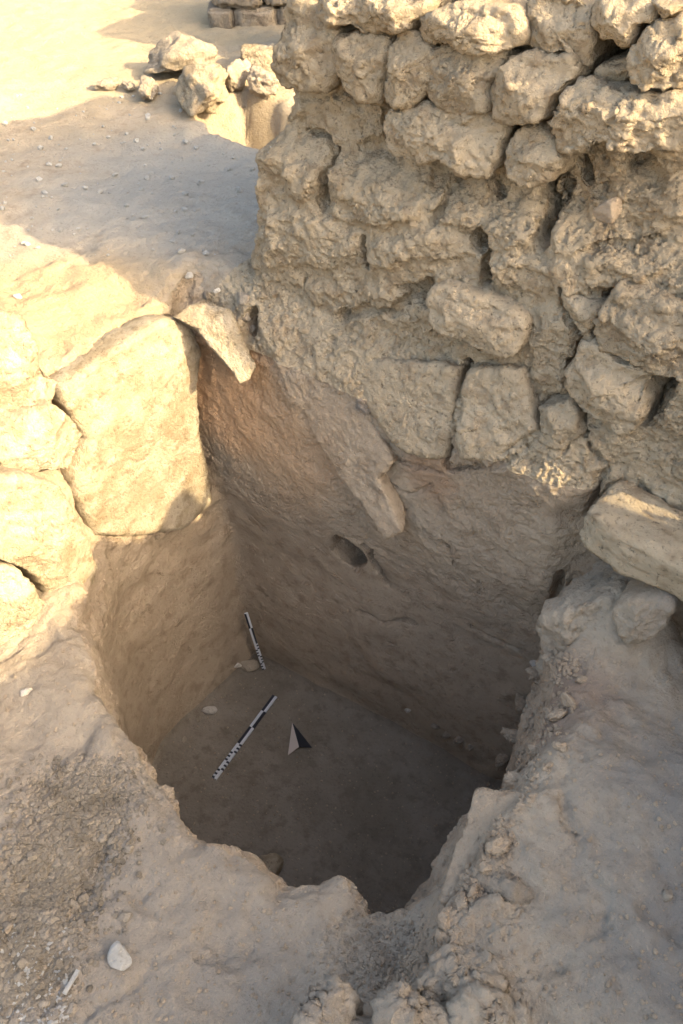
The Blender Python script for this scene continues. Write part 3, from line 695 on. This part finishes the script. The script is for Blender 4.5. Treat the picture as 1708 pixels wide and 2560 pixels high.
scale_bar('scale_bar', .5, 3, .026, .008, 'black and white scale bar lying flat on the trench floor', None, frame(pA, dirv, (0, 0, 1)))
bb = hit(660, 1672)[0]+Vector((0, 0, .004)); tt = Vector(onx(616, 1535, bb.x-.055))
scale_bar('scale_bar', .4, 2, .018, .008, 'black and white scale bar leaning upright in the back left corner of the trench', None, frame(bb+(tt-bb).normalized()*.4, bb-tt, (.75, -.66, .0)))
def north_arrow():
    zf = hit(745, 1850)[0].z+.004
    T_, L_, N_, R_ = [onz(a, b, zf) for a, b in ((731, 1807), (720, 1888), (748, 1873), (780, 1869))]
    root = empty('north_arrow', tuple(N_)); tag(root, 'two tone triangular north arrow lying on the trench floor', 'north arrow')
    def half(name, pts, mat):
        bm = bmesh.new(); o = np.array(N_)
        top = [bm.verts.new(Vector(p-o)+Vector((0, 0, h))) for p, h in pts]; bot = [bm.verts.new(Vector(p-o)+Vector((0, 0, h-.004))) for p, h in pts]
        f = bm.faces.new(top); bm.faces.new(bot[::-1])
        for k in range(3): bm.faces.new((top[k], bot[k], bot[(k+1) % 3], top[(k+1) % 3]))
        bmesh.ops.recalc_face_normals(bm, faces=bm.faces[:])
        me = bpy.data.meshes.new(name); bm.to_mesh(me); bm.free(); me.materials.append(mat); link(name, me, root)
    half('buff_half', [(T_, .004), (L_, .002), (N_, .02)], M_CARD)
    half('dark_half', [(T_, .0042), (N_, .0202), (R_, .002)], M_BLACK)
north_arrow()

# ------------------------------------------------------------------ loose rocks
def rock_mesh(name, seed, sub_=3, flat=.6, cuts=7, mat=None, rough=.10):
    rng = np.random.RandomState(seed)
    bm = bmesh.new(); bmesh.ops.create_icosphere(bm, subdivisions=sub_, radius=1.0)
    v = np.array([p.co[:] for p in bm.verts])
    for k in range(cuts):
        n = rng.randn(3); n /= np.linalg.norm(n); dd = rng.uniform(.45, .8)
        t = v@n; m = t > dd; v[m] -= (t[m]-dd)[:, None]*n*.93
    v += (v/np.linalg.norm(v, axis=1)[:, None])*(rough*fbm(v[:, 0], v[:, 1], v[:, 2], 1.3, 0, seed*.7)+rough*.45*fbm(v[:, 0], v[:, 1], v[:, 2], 4., 1, seed*.3))[:, None]
    v *= np.array([1, rng.uniform(.7, .95), flat])
    v -= np.array([0, 0, v[:, 2].min()])
    for p, c in zip(bm.verts, v): p.co = c
    me = bpy.data.meshes.new(name); bm.to_mesh(me); bm.free()
    me.polygons.foreach_set('use_smooth', np.full(len(me.polygons), sub_ >= 3, bool))
    if mat: me.materials.append(mat)
    return me
def place_rock(name, px, py, wpx, label, cat, mat, seed, flat=.6, sink=.2, rotz=None, group=None, sub_=3, sxy=1.0, cuts=7, rough=.10):
    r = hit(px, py); p = r[0]; dist = (p-Vector(ORI)).length
    rad = wpx/2/FPX*dist
    o = link(name, rock_mesh(name, seed, sub_, flat, cuts, mat, rough)); o.scale = (rad, rad*sxy, rad)
    o.rotation_euler = (random.uniform(-.15, .15), random.uniform(-.15, .15), random.uniform(0, 6.3) if rotz is None else rotz)
    o.location = p - Vector((0, 0, rad*flat*sink))
    tag(o, label, cat, group); return o
LR = [ # name, px, py, width px, label, cat, mat, flat, sxy
 ('stone', 300, 2395, 66, 'pale angular stone lying on the near ground below the gravel', 'stone', M_GREY, .6, 1.0),
 ('stone', 62, 1735, 36, 'small white oval stone on the bank at the left edge', 'stone', M_PALE, .6, .6),
 ('stone', 471, 694, 28, 'single white stone on the shaded ground left of the wall', 'stone', M_PALE, .8, .9),
 ('stone', 46, 745, 24, 'small white stone on the sunlit ground at the left edge', 'stone', M_PALE, .6, .8),
 ('rubble_stone', 607, 757, 44, 'brown rubble stone against the foot of the wall end, topmost of the heap', 'stone', M_ROCK, .8, .9),
 ('rubble_stone', 615, 800, 38, 'brown rubble stone at the wall end, in the middle of the heap', 'stone', M_ROCK, .7, .9),
 ('rubble_stone', 632, 830, 30, 'lowest brown rubble stone in the cleft at the wall end', 'stone', M_ROCK, .7, .9),
 ('rubble_stone', 518, 742, 38, 'flat tan stone on the terrace just left of the wall end rubble', 'stone', M_ROCK, .5, .8),
 ('rubble_stone', 545, 729, 24, 'little pale stone behind the flat tan stone near the wall', 'stone', M_PALE, .6, .8),
 ('stone', 618, 1670, 62, 'rounded stone on the trench floor beside the leaning scale bar', 'stone', M_ROCK, .6, .8),
 ('stone', 594, 1664, 26, 'small pale stone left of the rounded stone in the trench corner', 'stone', M_PALE, .8, .8),
 ('stone', 524, 1780, 38, 'pale stone at the foot of the left trench side', 'stone', M_PALE, .6, .7),
 ('stone', 497, 1796, 22, 'small stone at the foot of the left trench side, left of the pale one', 'stone', M_ROCK, .6, .7),
 ('stone', 460, 1850, 20, 'little oval stone near the left end of the floor scale bar', 'stone', M_ROCK, .6, .6),
 ('stone', 1020, 1776, 26, 'bright pebble at the foot of the back trench side', 'stone', M_PALE, .6, .7),
 ('stone', 1090, 1818, 26, 'leftmost stone of the cluster at the foot of the back trench side', 'stone', M_ROCK, .6, .8),
 ('stone', 1118, 1838, 34, 'second stone of the cluster at the foot of the back trench side', 'stone', M_ROCK, .6, .7),
 ('stone', 1150, 1850, 36, 'third and largest stone of the cluster at the foot of the back trench side', 'stone', M_ROCK, .6, .8),
 ('stone', 1176, 1868, 26, 'rightmost stone of the cluster at the foot of the back trench side', 'stone', M_ROCK, .6, .8),
 ('stone', 676, 2172, 74, 'squarish clod standing on the near rim of the trench', 'clod', M_WALL, .8, .9),
 ('stone', 1668, 2240, 36, 'grey pebble on the ground at the right edge', 'stone', M_ROCK, .6, .8),
 ('stone', 1336, 1668, 36, 'oval pale stone poking out of the right trench rim under the clod', 'stone', M_PALE, .9, .8),
 ('stone', 20, 2325, 34, 'brown stone at the left edge beside the gravel', 'stone', M_ROCK, .7, .9),
 ('stone', 108, 2300, 26, 'round tan clod in the gravel on the left', 'clod', M_CLOD, .8, .9),
]
for i, (nm, px, py, w, lab, cat, mt, fl, sxy) in enumerate(LR):
    place_rock(nm, px, py, w, lab, cat, mt, 200+i, fl, sxy=sxy, sink=.35, sub_=4 if w > 100 else 3)
def A8(*p): return [(854+a/1.836, 1860+b/1.836) for a, b in p]
RS = [
 ('rim_slab', A8((620,205),(660,195),(720,212),(790,200),(850,260),(850,330),(780,400),(700,470),(620,580),(520,690),(455,745),(470,650),(520,500),(560,400),(600,260)), -.315, (-.35,-.1,1), .012, .12, 9, .5, M_TRENCH, 'long upright slab edging the right rim of the trench', 'stone slab'),
 ('rim_rock', A8((635,590),(730,505),(870,450),(980,430),(1045,455),(1090,560),(1105,650),(1000,690),(800,720),(650,650)), -.262, (.12,.1,1), .018, .12, 9, 1.2, M_ROCK, 'flat brown rock on the right rim behind the upright slab', 'rock'),
 ('rim_rock', A8((500,890),(560,790),(600,715),(720,745),(850,745),(900,718),(960,735),(1010,770),(1000,890),(900,925),(800,920),(650,930),(540,935)), -.258, (.2,0,1), .02, .15, 9, 1.6, M_GROUND, 'broad crumbling tan rock above the near channel', 'rock'),
 ('rim_rock', A8((320,1140),(400,1020),(450,950),(560,945),(700,1010),(780,1140),(640,1170),(500,1185)), -.25, (.1,0,1), .045, .18, 5, 1.7, M_GROUND, 'lumpy tan rock on the near rim above the bottom row of rocks', 'rock'),
 ('rim_rock', A8((505,1340),(500,1210),(640,1172),(800,1178),(845,1220),(880,1340)), -.225, (0,.1,1), .035, .2, 7, 1.7, M_GROUND, 'broad tan rock at the bottom edge, rightmost of the row', 'rock'),
 ('rim_rock', A8((160,1340),(170,1200),(240,1135),(340,1172),(455,1205),(480,1260),(470,1340)), -.225, (0,.1,1), .05, .2, 5, 2.0, M_GROUND, 'pointed tan rock in the middle of the bottom row', 'rock'),
 ('rim_rock', [(728,2595),(750,2512),(790,2482),(835,2456),(872,2457),(900,2490),(888,2515),(862,2595)], -.25, (0,.1,1), .045, .2, 5, 2.0, M_GROUND, 'rough lumpy rock at the bottom edge, leftmost of the row', 'rock'),
 ('rim_rock', A8((1000,40),(1040,10),(1090,60),(1120,150),(1060,200),(980,160),(970,100)), -.37, (-.5,-.1,1), .03, .15, 5, 1.4, M_TRENCH, 'brown pointed clod on the right slope of the trench', 'clod'),
]
for i, (nm, P, z_, n_, pr, dp, e, ro, mt, lab, cat) in enumerate(RS):
    q = onz(*P[0], z_); tag(outline_stone(nm, P, q, n_, pr, dp, mt, None, seed=120+i, e=e, rough=ro, up=(0, 1, 0)), lab, cat)
ORD = 'first second third fourth fifth sixth seventh eighth ninth tenth eleventh twelfth thirteenth fourteenth fifteenth sixteenth seventeenth eighteenth'.split()
for i, (px, py, w) in enumerate(sorted([(1345,1700,60),(1300,1765,74),(1392,1800,50),(1422,1758,40),(1290,1850,64),(1255,1905,54),(1335,1880,46),(1372,1655,44),(1240,2120,60),(1212,2175,46),(1152,2262,52),(1122,2305,62),(1108,2352,46),(1062,2402,44),(1285,1962,50),(1182,2232,42),(1400,1870,34),(1450,1702,30)], key=lambda t: t[1])):
    place_rock('clod', px, py, w, ORD[i]+' crumbly brown clod down the right rim, counted from the overhanging clod', 'clod', M_TRENCH, 400+i, .7, sxy=.8, sink=.45, sub_=4, rough=.3, cuts=4, group='clods along the right trench rim')
st = hit(182, 2462); o = link('stick', box_mesh('stick', -.026, .026, -.0045, .0045, 0, .006, M_GREY)); o.location = st[0]+Vector((0, 0, .012)); o.rotation_euler = (0, 0.05, math.radians(102))
tag(o, 'short pale bone like stick in the gravel at the lower left', 'stick')
# pale sherd stuck in the wall
o = outline_stone('sherd', A2((1232,775),(1308,732),(1325,800),(1300,835),(1245,812)), wp(.05), wall_n, .012, .04, M_TRENCH, None, seed=99, e=9, rough=.2)
tag(o, 'smooth triangular sherd stuck in the right part of the wall face', 'sherd')

# ------------------------------------------------------------------ background rocks
BG = [
 ('boulder', 455, 192, 160, 'rough boulder on the far ground behind the second trench', 'boulder', M_ROCK, .55, .8),
 ('boulder', 512, 268, 210, 'sunlit rough boulder on the edge of the second trench', 'boulder', M_STONE, .42, .6),
 ('boulder', 592, 222, 85, 'brown knobbly stone right of the sunlit boulder behind', 'boulder', M_ROCK, .8, .8),
 ('boulder', 655, 235, 90, 'dark stone close behind the wall edge by the second trench', 'boulder', M_ROCK, .6, .8),
 ('rubble_stone', 270, 222, 60, 'left one of the dark low rubble stones on the sunlit ground', 'stone', M_ROCK, .4, .6),
 ('rubble_stone', 320, 225, 50, 'right one of the dark low rubble stones on the sunlit ground', 'stone', M_ROCK, .4, .6),
 ('rubble_stone', 370, 245, 90, 'low shaded stone between the rubble and the sunlit boulder', 'stone', M_ROCK, .45, .6),
]
for i, (nm, px, py, w, lab, cat, mt, fl, sxy) in enumerate(BG):
    place_rock(nm, px, py, w, lab, cat, mt, 330+i, fl, sxy=sxy, sink=.15, sub_=5, rough=.24, cuts=4)

def block(name, px, py, sx, sy, sz, rz, mat, seed, parent=None, dz=0, rnd=.10):
    p = hit(px, py)[0]
    bm = bmesh.new(); bmesh.ops.create_cube(bm, size=1.0); bmesh.ops.subdivide_edges(bm, edges=bm.edges[:], cuts=27, use_grid_fill=True)
    v = np.array([q.co[:] for q in bm.verts])
    r = np.abs(v).max(1)
    v = v*(1-rnd*np.clip((np.sort(np.abs(v), 1)[:, 1]-.30)/.2, 0, 1)**2)[:, None]*np.array([sx, sy, sz])
    of = seed*.9
    v += np.stack([fbm(v[:, 0], v[:, 1], v[:, 2], 5, 0, of+k) for k in range(3)], -1)*.014
    v += np.stack([fbm(v[:, 0], v[:, 1], v[:, 2], 22, 1, of+k) for k in range(3)], -1)*.006
    v += v/(np.linalg.norm(v/np.array([sx, sy, sz]), axis=1)[:, None]*np.array([sx, sy, sz])+1e-6)*crumble(v[:, 0], v[:, 1], v[:, 2], of)[:, None]*.8
    for q, c in zip(bm.verts, v): q.co = c+np.array([0, 0, sz/2-.02])
    me = bpy.data.meshes.new(name); bm.to_mesh(me); bm.free(); me.polygons.foreach_set('use_smooth', np.ones(len(me.polygons), bool)); me.materials.append(mat)
    o = link(name, me); o.rotation_euler = (0, 0, rz); o.location = p+Vector((0, 0, dz))
    return o
o = block('stone_block', 650, 168, .20, .16, .13, .5, M_SLAB, 5); tag(o, 'small squared sunlit block behind the left edge of the wall', 'stone block')
o = block('dressed_block', 600, 70, .66, .20, .125, 0, M_WALL, 41, rnd=.10); o.rotation_euler = (0, math.radians(2.5), -.235)
_e = np.array([.972, -.233, -.04]); _c = np.array([-.405, 1.818, -.068])+_e*.33+np.array([.233, .972, 0])*.10
o.location = Vector(_c); tag(o, 'long squared block with a pale top beside the right end of the trench', 'stone block')
fw = empty('far_wall', (-3.6, 4.9, .13)); tag(fw, 'low far wall of two courses of brown stones behind the standing wall', 'wall')
fdir = np.array([.75, .66, 0]); fdir /= np.linalg.norm(fdir); fn_ = np.array([-fdir[1], fdir[0], 0])
for course, (z0, hh, st_, ws) in enumerate(((.10, .15, .0, (.15, .26, .26, .3)), (.245, .19, .03, (.30, .30, .34)), (.43, .18, .10, (.3, .3, .3)))):
    s_ = st_
    for k, w_ in enumerate(ws):
        b_ = block('stone', 600, 70, w_+.015, .32, hh+.01, math.atan2(fdir[1], fdir[0])+random.uniform(-.12, .12), M_ROCK, 20+k+7*course, rnd=.22)
        p_ = np.array([-3.93, 4.70, 0])+fdir*(s_+w_/2)+fn_*.16
        b_.parent = fw; b_.location = Vector((p_[0], p_[1], z0+.02))-fw.location; s_ += w_
# unseen block added behind the standing wall to shade the far wall and ground
b_ = block('shade_block', 600, 70, .8, .75, 1.0, .1, M_ROCK, 77); b_.parent = fw; b_.location = Vector((-2.55, 4.62, .12))-fw.location

# ------------------------------------------------------------------ gravel and crumbs
def scatter(name, n, fn_px, smin_, smax_, mat, label, cat, seed, pw=2.5, sub_=1):
    rng = np.random.RandomState(seed)
    base = []
    for k in range(6):
        bm = bmesh.new(); bmesh.ops.create_icosphere(bm, subdivisions=sub_, radius=1.0)
        v = np.array([p.co[:] for p in bm.verts])
        for c_ in range(5):
            n_ = rng.randn(3); n_ /= np.linalg.norm(n_); t_ = v@n_; dd = rng.uniform(.4, .75); m_ = t_ > dd; v[m_] -= (t_[m_]-dd)[:, None]*n_
        v *= rng.uniform(.85, 1.12, (len(v), 1)); v *= np.array([1, .8, .62])
        f = np.array([[p.index for p in fc.verts] for fc in bm.faces]); base.append((v, f)); bm.free()
    VS, FS, o = [], [], 0
    c = 0; tries = 0
    while c < n and tries < n*4:
        tries += 1
        pp = fn_px(rng)
        if pp is None: continue
        r = hit(*pp)
        if r is None or r[1].z < .45: continue
        s = smin_+(smax_-smin_)*rng.rand()**pw
        v, f = base[rng.randint(6)]
        a = rng.uniform(0, 6.28); ca, sa = math.cos(a), math.sin(a)
        R_ = np.array([[ca, -sa, 0], [sa, ca, 0], [0, 0, 1]])
        VS.append((v*s)@R_.T + np.array(r[0]) + np.array([0, 0, s*.25])); FS.append(f+o); o += len(v); c += 1
    ob = link(name, np_mesh(name, np.concatenate(VS), np.concatenate(FS), mat, False)); tag(ob, label, cat, kind='stuff'); return ob
def g_gravel(rng):
    # band of loose gravel from the bank down to the lower left corner
    t = rng.rand(); cx = 235-260*t+rng.randn()*75; cy = 1930+620*t+rng.randn()*45
    return (cx, cy) if -20 < cx < 430 and 1890 < cy < 2575 else None
scatter('gravel', 8000, g_gravel, .002, .0125, M_CLOD, 'loose gravel and crumbs spread over the near left ground', 'gravel', 1, 2.0)
scatter('coarse_gravel', 200, g_gravel, .007, .018, M_CLOD, 'coarse lumps lying among the gravel on the near left ground', 'gravel', 9, 2.5, sub_=2)
def g_corner(rng): return rng.uniform(-10, 190)*rng.rand()**.4, 2575-rng.rand()**1.5*260
scatter('grey_gravel', 1300, g_corner, .0016, .009, M_GREY, 'grey gravel in the lower left corner', 'gravel', 11, 2.2)
def g_rim(rng):
    t = rng.rand(); a = [(1400, 1620), (1330, 1800), (1270, 1950), (1170, 2200), (1080, 2360), (960, 2470)]; k = min(4, int(t*5)); u_ = t*5-k
    return a[k][0]*(1-u_)+a[k+1][0]*u_+rng.randn()*28+20, a[k][1]*(1-u_)+a[k+1][1]*u_+rng.randn()*25
scatter('rim_crumbs', 1500, g_rim, .0025, .014, M_TRENCH, 'loose brown crumbs along the right rim of the trench', 'crumbs', 12, 2.6)
def g_floor(rng): return rng.uniform(420, 1240), rng.uniform(1640, 2200)
scatter('floor_crumbs', 420, g_floor, .0015, .008, M_TRENCH, 'soil crumbs fallen on the trench floor', 'crumbs', 14, 3)
def g_all(rng):
    px, py = rng.uniform(0, 1708), rng.uniform(1500, 2560); return px, py
scatter('crumbs', 3500, g_all, .001, .008, M_TRENCH, 'scattered soil crumbs around the trench', 'crumbs', 2, 3)
def g_far(rng):
    return rng.uniform(0, 690), rng.uniform(230, 640)
scatter('pebbles', 450, g_far, .002, .022, M_GREY, 'scattered pale pebbles on the shaded ground beyond the trench', 'pebbles', 3, 4)
def g_ch(rng):
    return 930+rng.randn()*70, 2390+rng.randn()*60
scatter('dark_crumbs', 700, g_ch, .0025, .010, M_ROCK, 'dark crumbs in the channel at the near rim', 'crumbs', 4, 2)
